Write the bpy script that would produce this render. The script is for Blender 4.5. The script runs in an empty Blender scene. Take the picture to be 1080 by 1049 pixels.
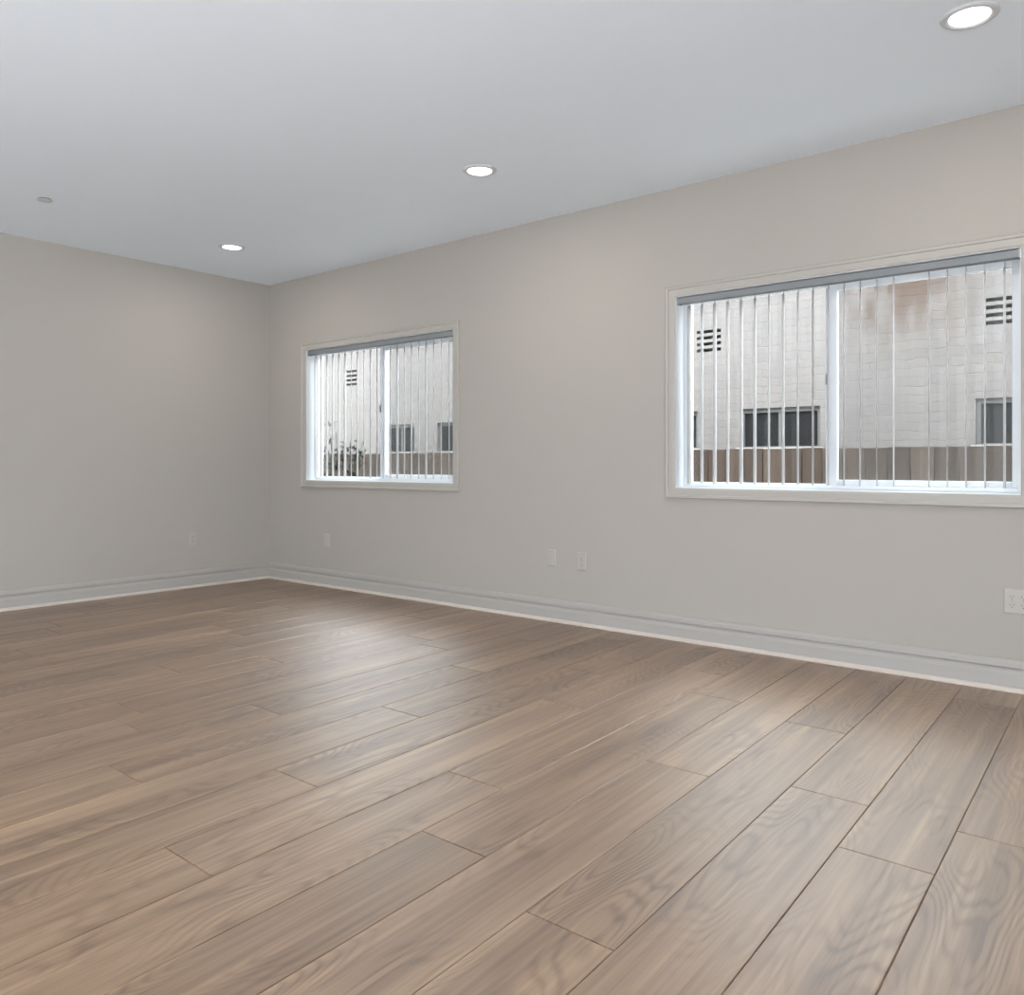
import bpy, bmesh, math, random
from mathutils import Vector, Matrix
PI = math.pi
S = bpy.context.scene
COL = S.collection

# ------------------------------------------------------------------ camera
YAW = 0.8837
cam_d = bpy.data.cameras.new('camera'); cam = bpy.data.objects.new('camera', cam_d); COL.objects.link(cam)
cam.location = (6.582, -4.428, 1.0656)
cam.rotation_euler = (PI/2, 0, PI/2 - YAW)          # looks along (-cos yaw, sin yaw), level
cam_d.sensor_fit = 'HORIZONTAL'; cam_d.sensor_width = 36.0; cam_d.lens = 853.9*36/1080
cam_d.shift_y = (489.16-524.5)/1080
cam_d.clip_start = 0.05
S.camera = cam

# ------------------------------------------------------------------ view, world, big lights
vs = S.view_settings
vs.view_transform = 'Standard'; vs.look = 'None'; vs.exposure = 0.0; vs.gamma = 1.0; vs.use_curve_mapping = False
S.cycles.use_denoising = True
S.cycles.max_bounces = 12; S.cycles.diffuse_bounces = 6; S.cycles.transparent_max_bounces = 16
SKY = 17.0; FILL_UP = 330.0; FILL_IN = 20.0; LAMP = 8.0
w = bpy.data.worlds.new('overcast_sky'); S.world = w; w.use_nodes = True
wn = w.node_tree.nodes; wl = w.node_tree.links
bg = wn['Background']; tc = wn.new('ShaderNodeTexCoord'); sx = wn.new('ShaderNodeSeparateXYZ'); cr = wn.new('ShaderNodeValToRGB')
wl.new(tc.outputs['Generated'], sx.inputs[0]); wl.new(sx.outputs['Z'], cr.inputs[0]); wl.new(cr.outputs[0], bg.inputs[0])
cr.color_ramp.elements[0].position = 0.0; cr.color_ramp.elements[0].color = (0.78, 0.82, 0.88, 1)
cr.color_ramp.elements[1].position = 0.8; cr.color_ramp.elements[1].color = (0.93, 0.97, 1.0, 1)
bg.inputs[1].default_value = SKY

def area(name, loc, direction, sx_, sy_, power, color):
    d = bpy.data.lights.new(name, 'AREA'); d.shape = 'RECTANGLE'; d.size = sx_; d.size_y = sy_
    d.energy = power; d.color = color
    o = bpy.data.objects.new(name, d); COL.objects.link(o); o.location = loc
    o.rotation_euler = Vector(direction).to_track_quat('-Z', 'Y').to_euler()
    return o
# fill lamps added at the unseen openings, the low pair tilted up
area('fill_front_opening', (5.7, -8.35, 1.5), (0, 1, -0.05), 3.6, 1.9, FILL_IN, (0.97, 0.985, 1.0))
area('fill_up_front_opening', (5.7, -8.8, 0.0), (0, 1, 0.45), 3.8, 1.1, FILL_UP, (0.86, 0.93, 1.0))
area('fill_up_back_opening', (9.7, -6.6, 0.1), (-1, 0.35, 0.5), 1.7, 1.1, 250.0, (0.86, 0.93, 1.0))

# ------------------------------------------------------------------ mesh helpers
def add_box(bm, x0, x1, y0, y1, z0, z1, M=None):
    vs_ = [bm.verts.new(((x0, x1)[i & 1], (y0, y1)[(i >> 1) & 1], (z0, z1)[(i >> 2) & 1])) for i in range(8)]
    if M is not None:
        for v in vs_: v.co = M @ v.co
    for f in ((0, 2, 3, 1), (4, 5, 7, 6), (0, 1, 5, 4), (2, 6, 7, 3), (0, 4, 6, 2), (1, 3, 7, 5)):
        bm.faces.new([vs_[i] for i in f])

def add_lathe(bm, prof, n, M=Matrix.Identity(4), close=True):
    rings = []
    for r, z in prof:
        if r < 1e-6: rings.append([bm.verts.new(M @ Vector((0, 0, z)))])
        else: rings.append([bm.verts.new(M @ Vector((r*math.cos(2*PI*k/n), r*math.sin(2*PI*k/n), z))) for k in range(n)])
    for a, b in zip(rings, rings[1:]):
        for k in range(n):
            q = [a[k % len(a)], a[(k+1) % n % len(a)], b[(k+1) % n % len(b)], b[k % len(b)]]
            u = []
            for v in q:
                if v not in u: u.append(v)
            if len(u) > 2: bm.faces.new(u)

def add_prism(bm, prof, P0, P1, U, V):
    """sweep the closed 2-D profile (u, v) from P0 to P1"""
    P0, P1, U, V = map(Vector, (P0, P1, U, V))
    a = [bm.verts.new(P0+U*u+V*v) for u, v in prof]; b = [bm.verts.new(P1+U*u+V*v) for u, v in prof]
    n = len(prof)
    for k in range(n): bm.faces.new((a[k], a[(k+1) % n], b[(k+1) % n], b[k]))
    bm.faces.new(a); bm.faces.new(b[::-1])

def add_tube(bm, pts, r0, r1, n=6):
    rings = []
    for i, p in enumerate(pts):
        p = Vector(p); t = (Vector(pts[min(i+1, len(pts)-1)])-Vector(pts[max(i-1, 0)])).normalized()
        s = t.orthogonal().normalized(); q = t.cross(s); r = r0+(r1-r0)*i/(len(pts)-1)
        rings.append([bm.verts.new(p+(s*math.cos(2*PI*k/n)+q*math.sin(2*PI*k/n))*r) for k in range(n)])
    for a, b in zip(rings, rings[1:]):
        for k in range(n): bm.faces.new((a[k], a[(k+1) % n], b[(k+1) % n], b[k]))
    bm.faces.new(rings[0][::-1]); bm.faces.new(rings[-1])

def obj(name, bm, mat, parent=None, bevel=0, smooth=False, recalc=True):
    if recalc: bmesh.ops.recalc_face_normals(bm, faces=bm.faces)
    me = bpy.data.meshes.new(name); bm.to_mesh(me); bm.free(); me.materials.append(mat)
    if smooth:
        for p in me.polygons: p.use_smooth = True
    o = bpy.data.objects.new(name, me); COL.objects.link(o)
    if parent is not None:
        o.parent = parent; o.matrix_parent_inverse = Matrix.Translation(parent.location).inverted() if parent.type == 'EMPTY' or parent.location.length else Matrix.Identity(4)
    if bevel:
        b = o.modifiers.new('bevel', 'BEVEL'); b.width = bevel; b.segments = 2; b.limit_method = 'ANGLE'
    return o

def boxobj(name, dims, mat, parent=None, bevel=0):
    bm = bmesh.new(); add_box(bm, *dims); return obj(name, bm, mat, parent, bevel)

def tag(o, label=None, cat=None, group=None, kind=None):
    if label: o['label'] = label
    if cat: o['category'] = cat
    if group: o['group'] = group
    if kind: o['kind'] = kind
    return o

def thing(name, label, cat, loc, group=None, kind=None):
    o = bpy.data.objects.new(name, None); o.empty_display_size = 0.1; COL.objects.link(o); o.location = loc
    return tag(o, label, cat, group, kind)

# ------------------------------------------------------------------ materials
def mat(name, color, rough=0.6, spec=0.5, metal=0, coat=0):
    m = bpy.data.materials.new(name); m.use_nodes = True
    b = m.node_tree.nodes['Principled BSDF']
    b.inputs['Base Color'].default_value = (*color, 1); b.inputs['Roughness'].default_value = rough
    b.inputs['Specular IOR Level'].default_value = spec; b.inputs['Metallic'].default_value = metal
    b.inputs['Coat Weight'].default_value = coat
    return m
def node(m, t, **kw):
    n = m.node_tree.nodes.new(t)
    for k, v in kw.items(): setattr(n, k, v)
    return n
def link(m, a, b): m.node_tree.links.new(a, b)
def bsdf(m): return m.node_tree.nodes['Principled BSDF']

def painted(name, color, rough, bump=0.05, scale=220, spec=0.35, var=0.015):
    m = mat(name, color, rough, spec)
    t = node(m, 'ShaderNodeTexCoord'); n = node(m, 'ShaderNodeTexNoise'); n.inputs['Scale'].default_value = scale; n.inputs['Detail'].default_value = 3
    link(m, t.outputs['Object'], n.inputs['Vector'])
    b = node(m, 'ShaderNodeBump'); b.inputs['Strength'].default_value = bump; b.inputs['Distance'].default_value = 0.002
    link(m, n.outputs['Fac'], b.inputs['Height']); link(m, b.outputs['Normal'], bsdf(m).inputs['Normal'])
    n2 = node(m, 'ShaderNodeTexNoise'); n2.inputs['Scale'].default_value = 1.3; link(m, t.outputs['Object'], n2.inputs['Vector'])
    mx = node(m, 'ShaderNodeMix', data_type='RGBA'); mx.inputs['A'].default_value = (*[c*(1-var) for c in color], 1); mx.inputs['B'].default_value = (*[min(1, c*(1+var)) for c in color], 1)
    link(m, n2.outputs['Fac'], mx.inputs['Factor']); link(m, mx.outputs['Result'], bsdf(m).inputs['Base Color'])
    return m

WALL = painted('warm_grey_wall_paint', (0.385, 0.360, 0.325), 0.75)
CEIL = painted('white_ceiling_paint', (0.79, 0.86, 0.93), 0.85, 0.03)
TRIM = painted('white_trim_paint', (0.385, 0.368, 0.343), 0.4, 0.02, spec=0.5)
SHOEP = painted('lit_shoe_paint', (0.56, 0.50, 0.44), 0.4, 0.02, spec=0.5)  # brighter than the trim: light on the shoe's top put into its colour
CASING = painted('greyed_white_casing_paint', (0.395, 0.375, 0.34), 0.5, 0.02, spec=0.5)
VINYL = mat('white_vinyl', (0.68, 0.71, 0.735), 0.35)
PLATE = mat('almond_white_plastic', (0.415, 0.39, 0.355), 0.4)
SLOT = mat('dark_slot', (0.05, 0.045, 0.04), 0.6)
METAL = mat('brushed_grey_metal', (0.30, 0.32, 0.34), 0.4, metal=0.6)
HEADRAIL = mat('grey_headrail_aluminium', (0.20, 0.215, 0.225), 0.5)
VANE = painted('white_pvc_vane', (0.44, 0.44, 0.44), 0.45, 0.1, 90)
LAMPTRIM = mat('white_lamp_trim', (0.56, 0.575, 0.59), 0.4)

def glass_mat(name, tint=(1, 1, 1), refl=1.0):
    m = bpy.data.materials.new(name); m.use_nodes = True; nt = m.node_tree; nt.nodes.remove(bsdf(m))
    out = nt.nodes['Material Output']; tr = node(m, 'ShaderNodeBsdfTransparent'); tr.inputs[0].default_value = (*tint, 1)
    gl = node(m, 'ShaderNodeBsdfGlossy'); gl.inputs['Roughness'].default_value = 0.02; lw = node(m, 'ShaderNodeLayerWeight'); lw.inputs[0].default_value = 0.5; pw = node(m, 'ShaderNodeMath', operation='POWER'); link(m, lw.outputs['Facing'], pw.inputs[0]); pw.inputs[1].default_value = 5.0; fr = node(m, 'ShaderNodeMath', operation='MULTIPLY_ADD'); link(m, pw.outputs[0], fr.inputs[0]); fr.inputs[1].default_value = 0.96; fr.inputs[2].default_value = 0.02
    mx = node(m, 'ShaderNodeMixShader'); link(m, fr.outputs[0], mx.inputs[0]); link(m, tr.outputs[0], mx.inputs[1]); link(m, gl.outputs[0], mx.inputs[2])
    link(m, mx.outputs[0], out.inputs['Surface']); return m
GLASS = glass_mat('clear_window_glass', (0.96, 0.975, 0.97))

def lens_mat():
    m = bpy.data.materials.new('lit_lamp_lens'); m.use_nodes = True; b = bsdf(m)
    b.inputs['Base Color'].default_value = (0.9, 0.9, 0.88, 1)
    b.inputs['Emission Color'].default_value = (1, 0.985, 0.96, 1); b.inputs['Emission Strength'].default_value = 3.5
    return m
LENS = lens_mat()
def screen_mat():
    m = bpy.data.materials.new('fine_grey_mesh'); m.use_nodes = True; nt = m.node_tree; b = bsdf(m); b.inputs['Base Color'].default_value = (0.16, 0.16, 0.16, 1); b.inputs['Roughness'].default_value = 0.8
    tr = node(m, 'ShaderNodeBsdfTransparent'); mx = node(m, 'ShaderNodeMixShader'); mx.inputs[0].default_value = 0.24
    link(m, tr.outputs[0], mx.inputs[1]); link(m, b.outputs[0], mx.inputs[2]); link(m, mx.outputs[0], nt.nodes['Material Output'].inputs['Surface']); return m
SCREEN = screen_mat()

# ------------------------------------------------------------------ floor: real planks, grain from per-plank coordinates
def floor_material():
    m = mat('oak_plank_floor', (0.4, 0.3, 0.22), 0.36, 0.6)
    uv = node(m, 'ShaderNodeUVMap', uv_map='plank'); rnd = node(m, 'ShaderNodeAttribute', attribute_name='plank_rand'); rnd.attribute_type = 'GEOMETRY'
    sep = node(m, 'ShaderNodeSeparateColor'); link(m, rnd.outputs['Color'], sep.inputs[0])
    def math_(op, a, b=None, c=None):
        n = node(m, 'ShaderNodeMath', operation=op)
        for i, v in enumerate((a, b, c)):
            if v is None: continue
            if isinstance(v, (int, float)): n.inputs[i].default_value = v
            else: link(m, v, n.inputs[i])
        return n.outputs[0]
    su = node(m, 'ShaderNodeSeparateXYZ'); link(m, uv.outputs[0], su.inputs[0])
    def coords(scx, scy, oz):
        c = node(m, 'ShaderNodeCombineXYZ')
        link(m, math_('MULTIPLY', su.outputs[0], scx), c.inputs[0]); link(m, math_('MULTIPLY', su.outputs[1], scy), c.inputs[1])
        link(m, math_('ADD', math_('MULTIPLY', sep.outputs[0], 37.0), oz), c.inputs[2]); return c.outputs[0]
    def noise(v, scale, detail=3, rough=0.5):
        n = node(m, 'ShaderNodeTexNoise'); n.inputs['Scale'].default_value = scale; n.inputs['Detail'].default_value = detail; n.inputs['Roughness'].default_value = rough
        link(m, v, n.inputs['Vector']); return n.outputs['Fac']
    # cathedral figure: contour lines of a smooth field stretched along the plank
    fld = noise(coords(1.0, 0.20, 1.0), 5.5, 1.5, 0.35)
    fine = noise(coords(9, 0.8, 2.0), 6, 3)
    xr = math_('MULTIPLY', math_('ABSOLUTE', math_('SUBTRACT', su.outputs[0], math_('ADD', 0.05, math_('MULTIPLY', sep.outputs[1], 0.12)))), 4.0)
    ph = math_('ADD', math_('ADD', math_('MULTIPLY', fld, 165.0), math_('MULTIPLY', fine, 3.0)), math_('MULTIPLY', xr, 22.0))
    ring = math_('POWER', math_('MULTIPLY_ADD', math_('SINE', ph), 0.5, 0.5), 2.2)
    # how strongly the figure shows varies along and between planks
    amp = node(m, 'ShaderNodeMapRange'); amp.inputs['From Min'].default_value = 0.40; amp.inputs['From Max'].default_value = 0.62; link(m, noise(coords(1.2, 0.6, 5.0), 3.0, 2), amp.inputs['Value'])
    ringa = math_('MULTIPLY', math_('MULTIPLY', ring, amp.outputs[0]), 1.0)
    streak = noise(coords(30, 0.55, 3.0), 2.0, 5, 0.6)
    broad = noise(coords(5, 0.35, 4.0), 2.4, 2)
    pores = noise(coords(170, 6, 6.0), 1.0, 2)
    f = math_('ADD', math_('MULTIPLY_ADD', streak, 0.85, -0.15), math_('MULTIPLY', broad, 0.75))
    f = math_('ADD', f, math_('MULTIPLY_ADD', sep.outputs[2], 0.15, -0.075))
    f = math_('SUBTRACT', f, math_('MULTIPLY', ringa, 0.25))
    f = math_('ADD', f, math_('MULTIPLY_ADD', pores, 0.16, -0.08))
    ramp = node(m, 'ShaderNodeValToRGB'); link(m, f, ramp.inputs[0])
    e = ramp.color_ramp.elements
    e[0].position = 0.30; e[0].color = (0.105, 0.054, 0.026, 1)
    e[1].position = 0.92; e[1].color = (0.365, 0.236, 0.138, 1)
    x = e.new(0.52); x.color = (0.182, 0.104, 0.056, 1)
    x = e.new(0.70); x.color = (0.25, 0.151, 0.086, 1)
    # knots
    vor = node(m, 'ShaderNodeTexVoronoi'); vor.inputs['Scale'].default_value = 1.0
    link(m, coords(5.5, 1.3, 0.0), vor.inputs['Vector'])
    kn = node(m, 'ShaderNodeMapRange'); kn.inputs['From Min'].default_value = 0.03; kn.inputs['From Max'].default_value = 0.10; kn.inputs['To Min'].default_value = 0.55; kn.inputs['To Max'].default_value = 0.0
    link(m, vor.outputs['Distance'], kn.inputs['Value'])
    mk = node(m, 'ShaderNodeMix', data_type='RGBA'); link(m, kn.outputs[0], mk.inputs['Factor']); link(m, ramp.outputs[0], mk.inputs['A']); mk.inputs['B'].default_value = (0.12, 0.075, 0.05, 1)
    link(m, mk.outputs['Result'], bsdf(m).inputs['Base Color'])
    bu = node(m, 'ShaderNodeBump'); bu.inputs['Strength'].default_value = 0.10; bu.inputs['Distance'].default_value = 0.0012; link(m, math_('ADD', streak, math_('MULTIPLY', ringa, -0.4)), bu.inputs['Height']); link(m, bu.outputs[0], bsdf(m).inputs['Normal'])
    bsdf(m).inputs['Coat Weight'].default_value = 1.0; bsdf(m).inputs['Coat Roughness'].default_value = 0.48; bsdf(m).inputs['Coat IOR'].default_value = 1.5
    rr = math_('MULTIPLY_ADD', streak, 0.12, 0.38); link(m, rr, bsdf(m).inputs['Roughness'])
    return m

def build_floor():
    rng = random.Random(5); bm = bmesh.new()
    uvl = bm.loops.layers.uv.new('plank'); cl = bm.loops.layers.float_color.new('plank_rand')
    PITCH = 0.2465; X00 = 4.138; SK = 0.03; L = 1.80; G = 0.0011; E = 0.0022
    ends = {-3: -2.39, -2: -3.12, 0: -2.77, 1: -3.30, 2: -2.395, 3: -2.775, 4: -1.868, 5: -2.915, 6: -1.772, 7: -2.107, 8: -1.79}
    XMAX, YMIN = 9.0, -8.2
    base = add_box(bm, 0, XMAX, YMIN, 0, -0.05, -0.004)
    for r in range(-18, 21):
        e0 = ends.get(r, -rng.uniform(1.0, 2.8)); xc = X00+PITCH*r
        k0 = -5
        ys = [e0+L*k for k in range(-5, 5)]
        for ya, yb in zip(ys, ys[1:]):
            rc = (rng.random(), rng.random(), rng.random(), 1)
            def P(u, y, z):      # u across the plank
                x = xc+u-SK*(y+2.5)
                return Vector((x, y, z))
            yo = rng.uniform(0, 50)
            # face with small bevelled edges
            rect = lambda i, z: [P(i, ya+i, z), P(PITCH-i, ya+i, z), P(PITCH-i, yb-i, z), P(i, yb-i, z)]
            inn = rect(G+E, 0.0); out = rect(G, -0.0011); low = rect(G, -0.004)
            quads = [inn]
            for k in range(4):
                quads.append([out[k], out[(k+1) % 4], inn[(k+1) % 4], inn[k]]); quads.append([low[k], low[(k+1) % 4], out[(k+1) % 4], out[k]])
            for q in quads:
                co = [c.copy() for c in q]
                if max(c.x for c in co) <= 0 or min(c.x for c in co) >= XMAX or max(c.y for c in co) <= YMIN or min(c.y for c in co) >= 0: continue
                poly = co
                for ax, lim, sg in ((0, 0.0, 1), (0, XMAX, -1), (1, YMIN, 1), (1, 0.0, -1)):
                    np_ = []
                    for i in range(len(poly)):
                        a, b = poly[i], poly[(i+1) % len(poly)]; da, db = (a[ax]-lim)*sg, (b[ax]-lim)*sg
                        if da >= 0: np_.append(a)
                        if (da > 0 and db < 0) or (da < 0 and db > 0): np_.append(a.lerp(b, da/(da-db)))
                    poly = np_
                    if len(poly) < 3: break
                if len(poly) < 3: continue
                try: f = bm.faces.new([bm.verts.new(c) for c in poly])
                except Exception: continue
                for lp in f.loops:
                    c = lp.vert.co; lp[uvl].uv = (c.x-xc+SK*(c.y+2.5), c.y+yo); lp[cl] = rc
    o = obj('floor', bm, floor_material(), recalc=False); return tag(o, 'wide oak-look plank floor with faint grey grain', 'floor', kind='structure')
build_floor()

# ------------------------------------------------------------------ room shell
H = 2.74; XM = 9.0; YM = -8.2; WT = 0.17
WIN = {1: (0.567, 2.378), 2: (4.232, 6.022)}; WZ0, WZ1 = 0.92, 2.08
def struct(o, label, cat='wall'): return tag(o, label, cat, kind='structure')
bm = bmesh.new(); xs = [-7.0, *WIN[1], *WIN[2], XM+0.15]; zs = [-0.05, WZ0, WZ1, H+0.1]  # wall extended unseen past the left corner to shade the neighbour's wall
for i in range(5):
    for j in range(3):
        if j == 1 and i in (1, 3): continue
        add_box(bm, xs[i], xs[i+1], 0.0, WT, zs[j], zs[j+1])
bmesh.ops.remove_doubles(bm, verts=bm.verts, dist=1e-5)
seen = {}
for f in list(bm.faces):
    k = tuple(sorted(v.index for v in f.verts)) if False else frozenset(f.verts); seen.setdefault(k, []).append(f)
dupl = [f for fs in seen.values() if len(fs) > 1 for f in fs]
bmesh.ops.delete(bm, geom=dupl, context='FACES_ONLY')
struct(obj('wall_right', bm, WALL), 'long warm grey wall pierced by the two blinded windows')
struct(boxobj('wall_left', (-0.15, 0, YM, 0, -0.05, H+0.1), WALL), 'plain warm grey wall at the far left')
bm = bmesh.new(); add_box(bm, XM, XM+0.15, YM, -7.6, -0.05, H+0.1); add_box(bm, XM, XM+0.15, -5.6, 0, -0.05, H+0.1); add_box(bm, XM, XM+0.15, -7.6, -5.6, 2.2, H+0.1)  # unseen opening added here to let the fill lamp in
struct(obj('wall_back', bm, WALL), 'warm grey wall behind the camera')
bm = bmesh.new()
add_box(bm, -0.15, 3.7, YM-0.15, YM, -0.05, H+0.1); add_box(bm, 7.7, XM+0.15, YM-0.15, YM, -0.05, H+0.1); add_box(bm, 3.7, 7.7, YM-0.15, YM, 2.45, H+0.1)  # unseen wide opening added to light the room from behind
struct(obj('wall_front', bm, WALL), 'unseen warm grey wall with a wide opening added to let light in')
struct(boxobj('ceiling', (0, XM, YM, 0, H, H+0.1), CEIL), 'smooth white ceiling', 'ceiling')

# baseboards with a shoe moulding; profile u = out from wall, v = up
BP = [(0, 0), (0.018, 0), (0.018, 0.078), (0.0125, 0.088), (0.009, 0.094), (0.009, 0.104), (0.0185, 0.113), (0.0185, 0.132), (0.013, 0.145), (0.006, 0.148), (0, 0.148)]
SHOE = [(0.018, 0), (0.031, 0), (0.031, 0.008), (0.027, 0.016), (0.022, 0.020), (0.018, 0.021)]
def base(name, P0, P1, U, label):
    bm = bmesh.new(); add_prism(bm, BP, P0, P1, U, (0, 0, 1)); o = obj(name, bm, TRIM); struct(o, label, 'baseboard')
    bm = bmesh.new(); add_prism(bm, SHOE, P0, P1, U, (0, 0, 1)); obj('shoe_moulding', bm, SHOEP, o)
base('baseboard_right', (0.0, 0, 0), (XM, 0, 0), (0, -1, 0), 'white stepped baseboard under the window wall')
base('baseboard_left', (0, YM, 0), (0, -0.0195, 0), (1, 0, 0), 'white stepped baseboard along the left wall')

# ------------------------------------------------------------------ windows
def ring(bm, x0, x1, z0, z1, wl_, wr, wb, wt, y0, y1):
    add_box(bm, x0, x0+wl_, y0, y1, z0, z1); add_box(bm, x1-wr, x1, y0, y1, z0, z1)
    add_box(bm, x0+wl_, x1-wr, y0, y1, z0, z0+wb); add_box(bm, x0+wl_, x1-wr, y0, y1, z1-wt, z1)
def window(n, x0, x1, label):
    root = thing('window_%d' % n, label, 'window', (x0, 0, WZ0), kind='structure')
    xm = (x0+x1)/2
    # reveal liner
    bm = bmesh.new(); ring(bm, x0, x1, WZ0, WZ1, 0.004, 0.004, 0.004, 0.004, 0.001, 0.10); obj('jamb_liner', bm, VINYL, root)
    bm = bmesh.new(); ring(bm, x0, x1, WZ0, WZ1, 0.036, 0.026, 0.030, 0.036, 0.10, 0.165)
    add_box(bm, x0+0.036, xm-0.02, 0.135, 0.15, WZ0+0.030, WZ0+0.036)
    obj('window_frame', bm, VINYL, root, 0.002)
    bm = bmesh.new(); add_box(bm, xm-0.045, xm-0.012, 0.135, 0.16, WZ0+0.03, WZ1-0.036); obj('fixed_meeting_stile', bm, VINYL, root, 0.002)
    bm = bmesh.new(); ring(bm, xm-0.035, x1-0.022, WZ0+0.030, WZ1-0.034, 0.062, 0.028, 0.030, 0.035, 0.104, 0.132); s = obj('sliding_sash', bm, VINYL, root, 0.003)
    boxobj('pane', (xm+0.02, x1-0.045, 0.117, 0.120, WZ0+0.055, WZ1-0.065), GLASS, s)
    bm = bmesh.new(); add_box(bm, xm-0.033, xm-0.021, 0.092, 0.105, 1.50, 1.56); add_box(bm, xm-0.031, xm-0.023, 0.086, 0.094, 1.515, 1.545); obj('latch', bm, METAL, s, 0.002)['label'] = 'small grey latch on the sash'
    boxobj('pane', (x0+0.03, xm-0.03, 0.147, 0.150, WZ0+0.028, WZ1-0.033), GLASS, root)
    bm = bmesh.new(); ring(bm, xm+0.002, x1-0.027, WZ0+0.031, WZ1-0.037, 0.012, 0.012, 0.012, 0.012, 0.151, 0.159); sf = obj('screen_frame', bm, VINYL, root, 0.001)
    bm = bmesh.new(); bm.faces.new([bm.verts.new(q) for q in ((xm+0.01, 0.155, WZ0+0.04), (x1-0.035, 0.155, WZ0+0.04), (x1-0.035, 0.155, WZ1-0.045), (xm+0.01, 0.155, WZ1-0.045))]); obj('insect_screen', bm, SCREEN, sf)
    # interior casing: flat band with a raised outer bead
    W = 0.062; prof = [(0, 0), (0, 0.006), (0.010, 0.010), (0.040, 0.010), (0.043, 0.016), (W-0.006, 0.019), (W, 0.013), (W, 0)]
    bm = bmesh.new(); cs = []
    for (cx, cz, sx_, sz) in ((x0, WZ0, -1, -1), (x1, WZ0, 1, -1), (x1, WZ1, 1, 1), (x0, WZ1, -1, 1)):
        cs.append([bm.verts.new((cx+sx_*u, -v, cz+sz*u)) for u, v in prof])
    for a in range(4):
        A, B = cs[a], cs[(a+1) % 4]
        for k in range(len(prof)-1): bm.faces.new((A[k], A[k+1], B[k+1], B[k]))
    obj('casing', bm, CASING, root)
    return root
window(1, *WIN[1], 'smaller-looking far sliding window with open vertical blind')
window(2, *WIN[2], 'large-looking near sliding window with open vertical blind')

# ------------------------------------------------------------------ vertical blinds
def blind(x0, x1, first, n, ang, label, skip=(), special={}, seed=1):
    root = thing('vertical_blind', label, 'blind', ((x0+x1)/2, 0.047, 2.035), 'vertical blinds')
    bm = bmesh.new()
    add_prism(bm, [(-0.022, 0), (-0.017, -0.002), (0.017, -0.002), (0.022, 0), (0.022, 0.034), (0.018, 0.038), (-0.018, 0.038), (-0.022, 0.034)], (x0+0.006, 0.034, 2.036), (x1-0.006, 0.034, 2.036), (0, 1, 0), (0, 0, 1))
    hr = obj('headrail', bm, HEADRAIL, root)
    for xe in (x0+0.0045, x1-0.0125): boxobj('end_cap', (xe, xe+0.008, 0.011, 0.057, 2.032, 2.0755), METAL, hr, 0.001)
    rng = random.Random(seed)
    for k in range(n):
        if k in skip: continue
        x = first+0.0824*k; a = ang+special.get(k, rng.uniform(-2.2, 2.2)); th = math.radians(a)
        M = Matrix.Translation((x, 0.047, 0)) @ Matrix.Rotation(th, 4, 'Z')      # vane runs along local y
        bm = bmesh.new(); N = 6; hw = 0.0445; T = 0.0011; top = 2.012; bot = 0.948
        F = []; 
        for side in (-1, 1):
            col = []
            for i in range(N+1):
                y = -hw+2*hw*i/N; cx_ = 0.0035*(1-(y/hw)**2)
                col.append([bm.verts.new(M @ Vector((cx_+side*T/2, y, z))) for z in (bot, top)])
            F.append(col)
        for i in range(N):
            for s_ in (0, 1): bm.faces.new((F[s_][i][0], F[s_][i+1][0], F[s_][i+1][1], F[s_][i][1]))
            bm.faces.new((F[0][i][0], F[0][i+1][0], F[1][i+1][0], F[1][i][0])); bm.faces.new((F[0][i][1], F[0][i+1][1], F[1][i+1][1], F[1][i][1]))
        for i in (0, N): bm.faces.new((F[0][i][0], F[0][i][1], F[1][i][1], F[1][i][0]))
        v = obj('vane', bm, VANE, root)
        bm = bmesh.new(); add_box(bm, -0.002, 0.006, -0.007, 0.007, 2.006, 2.024, M); add_box(bm, -0.001, 0.003, -0.003, 0.003, 2.024, 2.036, M)
        obj('vane_clip', bm, METAL, v)
blind(*WIN[1], 0.640, 21, 41, 'open vertical blind with angled white vanes in the far left window', special={6: 7, 8: 6, 5: -3, 13: -5, 17: -5}, seed=3)
blind(*WIN[2], 4.301, 21, 13, 'open vertical blind with widely seen white vanes in the near right window', skip=(15,), seed=8)

# ------------------------------------------------------------------ ceiling lights
def downlight(x, y, label):
    root = thing('recessed_ceiling_light', label, 'ceiling light', (x, y, H), 'round recessed ceiling lights')
    M = Matrix.Translation((x, y, H))
    bm = bmesh.new(); add_lathe(bm, [(0.070, -0.0002), (0.070, -0.004), (0.078, -0.010), (0.090, -0.008), (0.097, -0.003), (0.098, -0.0002)], 48, M); obj('trim_ring', bm, LAMPTRIM, root, smooth=True)
    bm = bmesh.new(); add_lathe(bm, [(0.0, -0.0065), (0.05, -0.0058), (0.0715, -0.0035), (0.0715, -0.0005), (0, -0.0005)], 48, M); obj('lens', bm, LENS, root, smooth=True)
    d = bpy.data.lights.new('lamp_glow', 'AREA'); d.shape = 'DISK'; d.size = 0.13; d.energy = LAMP; d.color = (1, 0.96, 0.90)
    o = bpy.data.objects.new('lamp_glow', d); COL.objects.link(o); o.parent = root; o.location = (0, 0, -0.012)
downlight(5.985, -1.005, 'largest and nearest round recessed light, at the top right of the ceiling')
downlight(3.510, -0.975, 'middle of the three round recessed lights along the window wall')
downlight(0.950, -0.970, 'farthest and smallest round recessed light, near the room corner')

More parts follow.
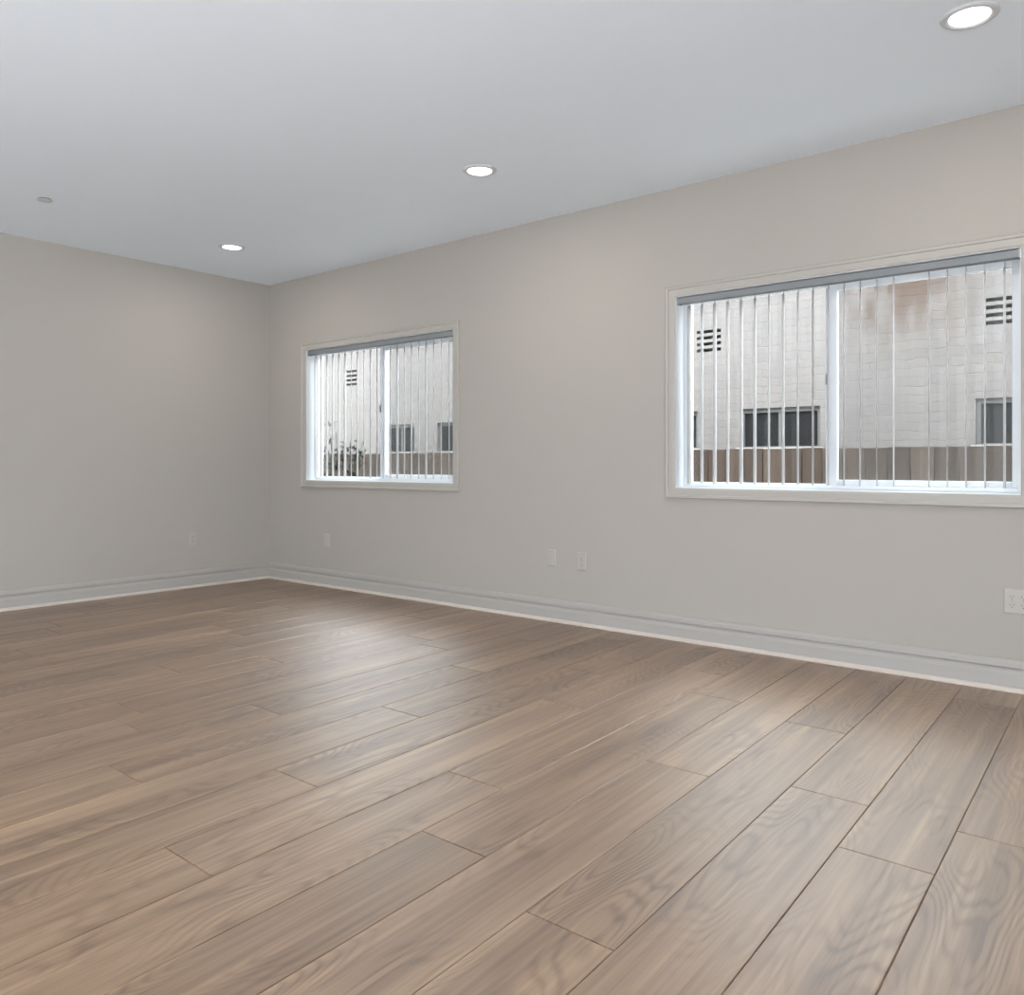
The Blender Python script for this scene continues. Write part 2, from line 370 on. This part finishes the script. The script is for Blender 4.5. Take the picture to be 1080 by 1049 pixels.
# concealed sprinkler cap on the ceiling at the far left
root = thing('sprinkler_cover', 'small flat white sprinkler cap on the ceiling at far left', 'sprinkler cover', (1.05, -2.344, H))
M = Matrix.Translation((1.05, -2.344, H))
bm = bmesh.new(); add_lathe(bm, [(0.0, -0.012), (0.040, -0.012), (0.044, -0.010), (0.044, -0.007), (0, -0.007)], 32, M); obj('cap_plate', bm, LAMPTRIM, root, smooth=False)
bm = bmesh.new(); add_lathe(bm, [(0.0, -0.0075), (0.034, -0.0075), (0.036, 0), (0, 0)], 32, M); obj('recess_cup', bm, SLOT, root)['label'] = 'dark cup with the shade of the gap above the cap put into its colour'  # shadow gap put into the colour as a dark cup

# ------------------------------------------------------------------ wall plates
def outlet(P, U, label, gangs=1, kind='outlet'):
    """P centre on the wall, U horizontal unit vector along the wall, N out into the room"""
    P = Vector(P); U = Vector(U); N = Vector((0, 0, 1)).cross(U); 
    if N.dot(Vector((4, -4, 0))) < 0: N = -N
    R = Matrix((( U.x, 0, N.x, P.x), (U.y, 0, N.y, P.y), (U.z, 1, N.z, P.z), (0, 0, 0, 1)))
    root = thing('wall_outlet' if kind == 'outlet' else 'wall_plate', label, 'outlet' if kind == 'outlet' else 'wall plate', P, 'wall outlets' if kind == 'outlet' else 'blank wall plates')
    W = 0.035+0.023*(gangs-1); bm = bmesh.new()
    a = [(-W, -0.0575), (W, -0.0575), (W, 0.0575), (-W, 0.0575)]; lay = []
    for ins, d in ((0, 0), (0, 0.003), (0.004, 0.006)):
        lay.append([bm.verts.new(R @ Vector((x-math.copysign(ins, x), z-math.copysign(ins, z), d))) for x, z in a])
    for A, B in zip(lay, lay[1:]):
        for k in range(4): bm.faces.new((A[k], A[(k+1) % 4], B[(k+1) % 4], B[k]))
    bm.faces.new(lay[-1])
    plate = obj('cover_plate', bm, PLATE, root)
    for g in range(gangs):
        gx = (g-(gangs-1)/2)*0.046
        if kind == 'outlet':
            for s in (-1, 1):
                bm = bmesh.new(); add_lathe(bm, [(0.0170, 0.0058), (0.0170, 0.0078), (0.0160, 0.0084), (0, 0.0084)], 24, R @ Matrix.Translation((gx, s*0.0195, 0))); rc = obj('receptacle', bm, PLATE, root)
                bm = bmesh.new()
                for sx_, hh in ((-0.0062, 0.0042), (0.0062, 0.0034)): add_box(bm, gx+sx_-0.0011, gx+sx_+0.0011, s*0.0195+0.002-hh, s*0.0195+0.002+hh, 0.0080, 0.0087, R)
                add_box(bm, gx-0.0022, gx+0.0022, s*0.0195-0.0108, s*0.0195-0.0068, 0.0080, 0.0087, R); obj('socket_slots', bm, SLOT, rc)['label'] = 'dark slots'
            sc = ((gx, 0),)
        else:
            sc = ((gx, 0.042), (gx, -0.042))
            if kind == 'coax':
                bm = bmesh.new(); add_lathe(bm, [(0.008, 0.0058), (0.008, 0.008), (0.0047, 0.008), (0.0047, 0.016), (0, 0.016)], 12, R @ Matrix.Translation((gx, 0, 0))); obj('jack', bm, METAL, root)
        for x_, z_ in sc:
            bm = bmesh.new(); add_lathe(bm, [(0.0032, 0.0058), (0.0032, 0.0068), (0, 0.0074)], 10, R @ Matrix.Translation((x_, z_, 0))); obj('screw', bm, METAL, root)
    return root
outlet((0, -0.765, 0.419), (0, 1, 0), 'pale duplex outlet low on the left wall near the corner')
outlet((0.867, 0, 0.400), (1, 0, 0), 'faint blank plate on the window wall below the far window', kind='blank')
outlet((3.299, 0, 0.428), (1, 0, 0), 'left plate of the pair between the two windows', kind='blank')
outlet((3.548, 0, 0.422), (1, 0, 0), 'right outlet of the pair between the two windows')
outlet((6.010, 0, 0.423), (1, 0, 0), 'two-gang outlet at the right picture edge below the near window', gangs=2)

# ------------------------------------------------------------------ outside: side yard
YW = 2.6   # face of the neighbour's wall
def block_wall_material():
    m = mat('painted_slump_block', (0.6, 0.58, 0.56), 0.85, 0.2)
    t = node(m, 'ShaderNodeTexCoord'); mp = node(m, 'ShaderNodeMapping'); mp.inputs['Rotation'].default_value = (PI/2, 0, 0); link(m, t.outputs['Object'], mp.inputs[0])
    nz = node(m, 'ShaderNodeTexNoise'); nz.inputs['Scale'].default_value = 9; nz.inputs['Detail'].default_value = 4; link(m, t.outputs['Object'], nz.inputs['Vector'])
    ad = node(m, 'ShaderNodeVectorMath', operation='MULTIPLY_ADD'); link(m, nz.outputs['Color'], ad.inputs[0]); ad.inputs[1].default_value = (0.06, 0.06, 0.03); link(m, mp.outputs[0], ad.inputs[2])
    br = node(m, 'ShaderNodeTexBrick'); br.inputs['Scale'].default_value = 1.0; br.inputs['Brick Width'].default_value = 0.30; br.inputs['Row Height'].default_value = 0.072; br.inputs['Mortar Size'].default_value = 0.005; br.inputs['Mortar Smooth'].default_value = 0.6
    br.inputs['Color1'].default_value = (0.118, 0.109, 0.104, 1); br.inputs['Color2'].default_value = (0.109, 0.101, 0.098, 1); br.inputs['Mortar'].default_value = (0.104, 0.096, 0.093, 1)
    link(m, ad.outputs[0], br.inputs['Vector'])
    # vertical grey weather streaks
    m2 = node(m, 'ShaderNodeMapping'); m2.inputs['Scale'].default_value = (7, 1, 0.7); link(m, t.outputs['Object'], m2.inputs[0])
    n2 = node(m, 'ShaderNodeTexNoise'); n2.inputs['Scale'].default_value = 1.6; n2.inputs['Detail'].default_value = 5; link(m, m2.outputs[0], n2.inputs['Vector'])
    r2 = node(m, 'ShaderNodeMapRange'); r2.inputs['From Min'].default_value = 0.50; r2.inputs['From Max'].default_value = 0.75; r2.inputs['To Max'].default_value = 0.45; link(m, n2.outputs['Fac'], r2.inputs['Value'])
    x1 = node(m, 'ShaderNodeMix', data_type='RGBA'); link(m, r2.outputs[0], x1.inputs['Factor']); link(m, br.outputs['Color'], x1.inputs['A']); x1.inputs['B'].default_value = (0.080, 0.077, 0.075, 1)
    # brown stain high on the wall right of the pane divider (X about 4.4..5.4, z above 1.9)
    sp = node(m, 'ShaderNodeSeparateXYZ'); link(m, t.outputs['Object'], sp.inputs[0])
    def mr(src, a, b, c, d):
        n = node(m, 'ShaderNodeMapRange', interpolation_type='SMOOTHSTEP'); link(m, src, n.inputs['Value'])
        for k, v in zip(('From Min', 'From Max', 'To Min', 'To Max'), (a, b, c, d)): n.inputs[k].default_value = v
        return n.outputs[0]
    def mul(a, b):
        n = node(m, 'ShaderNodeMath', operation='MULTIPLY'); link(m, a, n.inputs[0]); link(m, b, n.inputs[1]); return n.outputs[0]
    mask = mul(mul(mr(sp.outputs[0], 4.15, 4.8, 0, 1), mr(sp.outputs[0], 5.1, 5.6, 1, 0)), mr(sp.outputs[2], 1.75, 2.5, 0, 1))
    m3 = node(m, 'ShaderNodeMapping'); m3.inputs['Scale'].default_value = (5, 1, 2.0); link(m, t.outputs['Object'], m3.inputs[0])
    n3 = node(m, 'ShaderNodeTexNoise'); n3.inputs['Scale'].default_value = 1.5; n3.inputs['Detail'].default_value = 6; link(m, m3.outputs[0], n3.inputs['Vector'])
    st = mul(mask, mr(n3.outputs['Fac'], 0.36, 0.60, 0.25, 1.0))
    x2 = node(m, 'ShaderNodeMix', data_type='RGBA'); link(m, st, x2.inputs['Factor']); link(m, x1.outputs['Result'], x2.inputs['A']); x2.inputs['B'].default_value = (0.056, 0.038, 0.028, 1)
    link(m, x2.outputs['Result'], bsdf(m).inputs['Base Color'])
    bu = node(m, 'ShaderNodeBump'); bu.inputs['Strength'].default_value = 0.35; bu.inputs['Distance'].default_value = 0.008
    sm = node(m, 'ShaderNodeMath', operation='SUBTRACT'); link(m, nz.outputs['Fac'], sm.inputs[0]); link(m, br.outputs['Fac'], sm.inputs[1]); link(m, sm.outputs[0], bu.inputs['Height']); link(m, bu.outputs[0], bsdf(m).inputs['Normal'])
    return m
BLOCK = block_wall_material()
NFRAME = painted('aged_aluminium_frame', (0.075, 0.075, 0.075), 0.5)
DARKGLASS = mat('dark_basement_glass', (0.012, 0.012, 0.013), 0.35, 0.04)
HOLE = mat('dark_vent_hole', (0.006, 0.005, 0.004), 0.9, 0.0)
SILLC = painted('pale_sill_paint', (0.13, 0.125, 0.118), 0.7)

house = thing('neighbouring_house', 'pale painted block house beyond the fence, seen through both windows', 'house', (2.5, YW, -0.4))
HW = [(-1.28, -0.76), (-0.36, 0.36), (2.34, 3.085), (3.50, 4.225), (5.395, 6.12)]; HZ0, HZ1 = 1.20, 1.565
VENTS = [(-2.09, -1.83), (3.075, 3.32), (5.46, 5.70)]; VZ = 2.118
cuts = [(a, b, HZ0, HZ1) for a, b in HW]
for a, b in VENTS:
    for k in range(4): cuts.append((a, b, VZ+0.058*k, VZ+0.058*k+0.030))
xs = sorted({-9.0, 10.0, *[c[0] for c in cuts], *[c[1] for c in cuts]}); zs = sorted({-0.45, 2.80, *[c[2] for c in cuts], *[c[3] for c in cuts]})
bm = bmesh.new(); cell = {}
for i in range(len(xs)-1):
    for j in range(len(zs)-1):
        mx_, mz_ = (xs[i]+xs[i+1])/2, (zs[j]+zs[j+1])/2
        cell[i, j] = not any(a < mx_ < b and c < mz_ < d for a, b, c, d in cuts)
def quad(*p): bm.faces.new([bm.verts.new(q) for q in p])
D = 0.14
for (i, j), solid in cell.items():
    x0, x1, z0, z1 = xs[i], xs[i+1], zs[j], zs[j+1]
    if solid:
        quad((x0, YW, z0), (x1, YW, z0), (x1, YW, z1), (x0, YW, z1)); quad((x1, YW+D, z0), (x0, YW+D, z0), (x0, YW+D, z1), (x1, YW+D, z1))
    else:
        if cell.get((i-1, j), True): quad((x0, YW, z0), (x0, YW+D, z0), (x0, YW+D, z1), (x0, YW, z1))
        if cell.get((i+1, j), True): quad((x1, YW+D, z0), (x1, YW, z0), (x1, YW, z1), (x1, YW+D, z1))
        if cell.get((i, j-1), True): quad((x0, YW, z0), (x1, YW, z0), (x1, YW+D, z0), (x0, YW+D, z0))
        if cell.get((i, j+1), True): quad((x1, YW, z1), (x0, YW, z1), (x0, YW+D, z1), (x1, YW+D, z1))
# close the ends and top
quad((-9, YW, -.45), (-9, YW, 2.80), (-9, YW+D, 2.80), (-9, YW+D, -.45)); quad((10, YW, -.45), (10, YW+D, -.45), (10, YW+D, 2.80), (10, YW, 2.80)); quad((-9, YW, 2.80), (10, YW, 2.80), (10, YW+D, 2.80), (-9, YW+D, 2.80))
bmesh.ops.remove_doubles(bm, verts=bm.verts, dist=1e-5)
obj('block_wall', bm, BLOCK, house)
bm = bmesh.new(); add_prism(bm, [(0, 0), (0.16, 0), (0.16, 0.16), (0, 0.10)], (-9.1, YW-0.12, 2.801), (10.1, YW-0.12, 2.801), (0, 1, 0), (0, 0, 1)); obj('roof_edge', bm, SILLC, house)
for a, b in HW:
    bm = bmesh.new(); ring(bm, a+0.001, b-0.001, HZ0+0.001, HZ1-0.001, 0.030, 0.030, 0.022, 0.038, YW+0.03, YW+0.075)
    add_box(bm, (a+b)/2-0.012, (a+b)/2+0.012, YW+0.035, YW+0.07, HZ0+0.02, HZ1-0.03)
    fr = obj('window_frame', bm, NFRAME, house, 0.002)
    boxobj('window_pane', (a+0.025, b-0.025, YW+0.052, YW+0.058, HZ0+0.018, HZ1-0.033), DARKGLASS, fr)
    bm = bmesh.new(); add_prism(bm, [(-0.035, -0.002), (0.0, 0.012), (0.03, 0.012), (0.03, -0.03), (-0.035, -0.03)], (a-0.03, YW, HZ0+0.001), (b+0.03, YW, HZ0+0.001), (0, 1, 0), (0, 0, 1)); obj('window_sill', bm, SILLC, fr)
for a, b in VENTS:
    boxobj('vent', (a-0.01, b+0.01, YW+D-0.02, YW+D-0.005, VZ-0.01, VZ+0.22), HOLE, house)['label'] = 'dark slotted crawl vent'

# fence: upright boards on two rails
def wood(name, c1, c2):
    m = mat(name, c1, 0.8, 0.2); t = node(m, 'ShaderNodeTexCoord'); oi = node(m, 'ShaderNodeObjectInfo')
    mp = node(m, 'ShaderNodeMapping'); mp.inputs['Scale'].default_value = (40, 40, 2.2); link(m, t.outputs['Object'], mp.inputs[0])
    ad = node(m, 'ShaderNodeVectorMath', operation='ADD'); link(m, mp.outputs[0], ad.inputs[0]); cb = node(m, 'ShaderNodeCombineXYZ')
    ml = node(m, 'ShaderNodeMath', operation='MULTIPLY'); link(m, oi.outputs['Random'], ml.inputs[0]); ml.inputs[1].default_value = 90; link(m, ml.outputs[0], cb.inputs[2]); link(m, cb.outputs[0], ad.inputs[1])
    n = node(m, 'ShaderNodeTexNoise'); n.inputs['Scale'].default_value = 1; n.inputs['Detail'].default_value = 4; link(m, ad.outputs[0], n.inputs['Vector'])
    mx = node(m, 'ShaderNodeMix', data_type='RGBA'); mx.inputs['A'].default_value = (*c1, 1); mx.inputs['B'].default_value = (*c2, 1); link(m, n.outputs['Fac'], mx.inputs['Factor'])
    hs = node(m, 'ShaderNodeHueSaturation'); link(m, mx.outputs['Result'], hs.inputs['Color'])
    v = node(m, 'ShaderNodeMapRange'); v.inputs['To Min'].default_value = 0.72; v.inputs['To Max'].default_value = 1.25; link(m, oi.outputs['Random'], v.inputs['Value']); link(m, v.outputs[0], hs.inputs['Value'])
    link(m, hs.outputs[0], bsdf(m).inputs['Base Color']); return m
FWOOD = wood('weathered_redwood', (0.030, 0.0215, 0.0165), (0.070, 0.051, 0.040))
fence = thing('wooden_fence', 'low brown board fence between the room and the pale house', 'fence', (2.5, 1.3, -0.4))
rng = random.Random(11)
# boards seen through the windows are parts; they run the length of both views
x = -1.75
while x < 6.75:
    bw = 0.138+rng.uniform(-0.004, 0.004); zt = 1.176+rng.uniform(-0.004, 0.004)
    if not (1.3 < x < 3.1):
        bm = bmesh.new(); add_box(bm, x, x+bw, 1.300, 1.318, -0.38, zt); b = obj('board', bm, FWOOD, fence, 0.002)
    else:
        bm = bmesh.new(); add_box(bm, x, x+bw, 1.300, 1.318, -0.38, zt); b = obj('board', bm, FWOOD, fence)
    x += bw+0.005
for z in (0.05, 0.95): boxobj('rail', (-1.75, 6.75, 1.318, 1.356, z, z+0.088), FWOOD, fence)
for xp in (-1.6, 0.7, 3.0, 5.3): boxobj('post', (xp, xp+0.089, 1.356, 1.445, -0.4, 1.15), FWOOD, fence)

GROUND = painted('pale_concrete_ground', (0.80, 0.78, 0.75), 0.9, 0.4, 30, var=0.1)
struct(boxobj('ground', (-10, 12, WT, 6, -0.5, -0.4), GROUND), 'pale concrete side yard outside the windows', 'ground')
struct(boxobj('patio', (-2, 11, -12.5, YM-0.151, -0.7, -0.6), GROUND), 'pale patio beyond the opening behind the camera', 'ground')
struct(boxobj('wall_sky_block', (-2, 11, -12.3, -12.1, -0.6, 3.0), BLOCK), 'unseen wall added far behind the camera to keep sky out of the pane reflections')  # added out of view to block sky mirrored in the window panes

# shrub in front of the fence, low left of the far window
LEAF = painted('dark_green_leaf', (0.010, 0.013, 0.010), 0.7, spec=0.1); STEM = mat('grey_brown_stem', (0.014, 0.012, 0.010), 0.9, 0.1)
shrub = thing('shrub', 'dark leafy shrub in front of the fence at lower left of the far window', 'shrub', (-0.12, 0.95, -0.4))
rng = random.Random(4)
tips = []
for (dx, top) in ((-0.20, 1.46), (-0.13, 1.36), (-0.05, 1.40), (0.02, 1.26), (0.10, 1.30), (0.17, 1.16), (0.27, 1.26), (-0.26, 1.30)):
    bm = bmesh.new(); pts = []
    for i in range(7):
        t = i/6; pts.append((-0.12+dx*(0.25+0.75*t)+0.015*math.sin(5*t+dx*20), 0.95+rng.uniform(-0.02, 0.02)*t+0.25*dx*t, -0.4+(top+0.4)*t))
    add_tube(bm, pts, 0.011, 0.003); obj('stem', bm, STEM, shrub); tips.append(pts)
bm = bmesh.new()
def leaf(p, d, L_, W_):
    d = d.normalized(); s = d.cross(Vector((0, 0, 1)));
    if s.length < .1: s = Vector((1, 0, 0))
    s = (s.normalized()+Vector((rng.uniform(-.6, .6), rng.uniform(-.6, .6), rng.uniform(-.6, .6)))).normalized(); nrm = d.cross(s)*0.12*W_
    pp = [p, p+d*L_*.35+s*W_/2+nrm, p+d*L_*.75+s*W_*.35+nrm, p+d*L_-Vector((0, 0, .15*L_)), p+d*L_*.75-s*W_*.35+nrm, p+d*L_*.35-s*W_/2+nrm]
    v = [bm.verts.new(q) for q in pp]; c = bm.verts.new(p+d*L_*.5)
    for k in range(6): bm.faces.new((v[k], v[(k+1) % 6], c))
for pts in tips:
    for i in range(90):
        t = 1-rng.random()**1.4*0.75; f = t*6; a = Vector(pts[int(min(f, 5))]); b = Vector(pts[int(min(f, 5))+1]); p = a.lerp(b, f-int(min(f, 5)))
        dens = 1 if p.z < 1.22 else 0.30
        if rng.random() > dens: continue
        d = Vector((rng.uniform(-1, 1), rng.uniform(-1, 1), rng.uniform(-.4, 1))); leaf(p+d*rng.uniform(0, 0.04), d, rng.uniform(.05, .09), rng.uniform(.02, .032))
lf = obj('foliage', bm, LEAF, shrub, recalc=False); lf['kind'] = 'stuff'
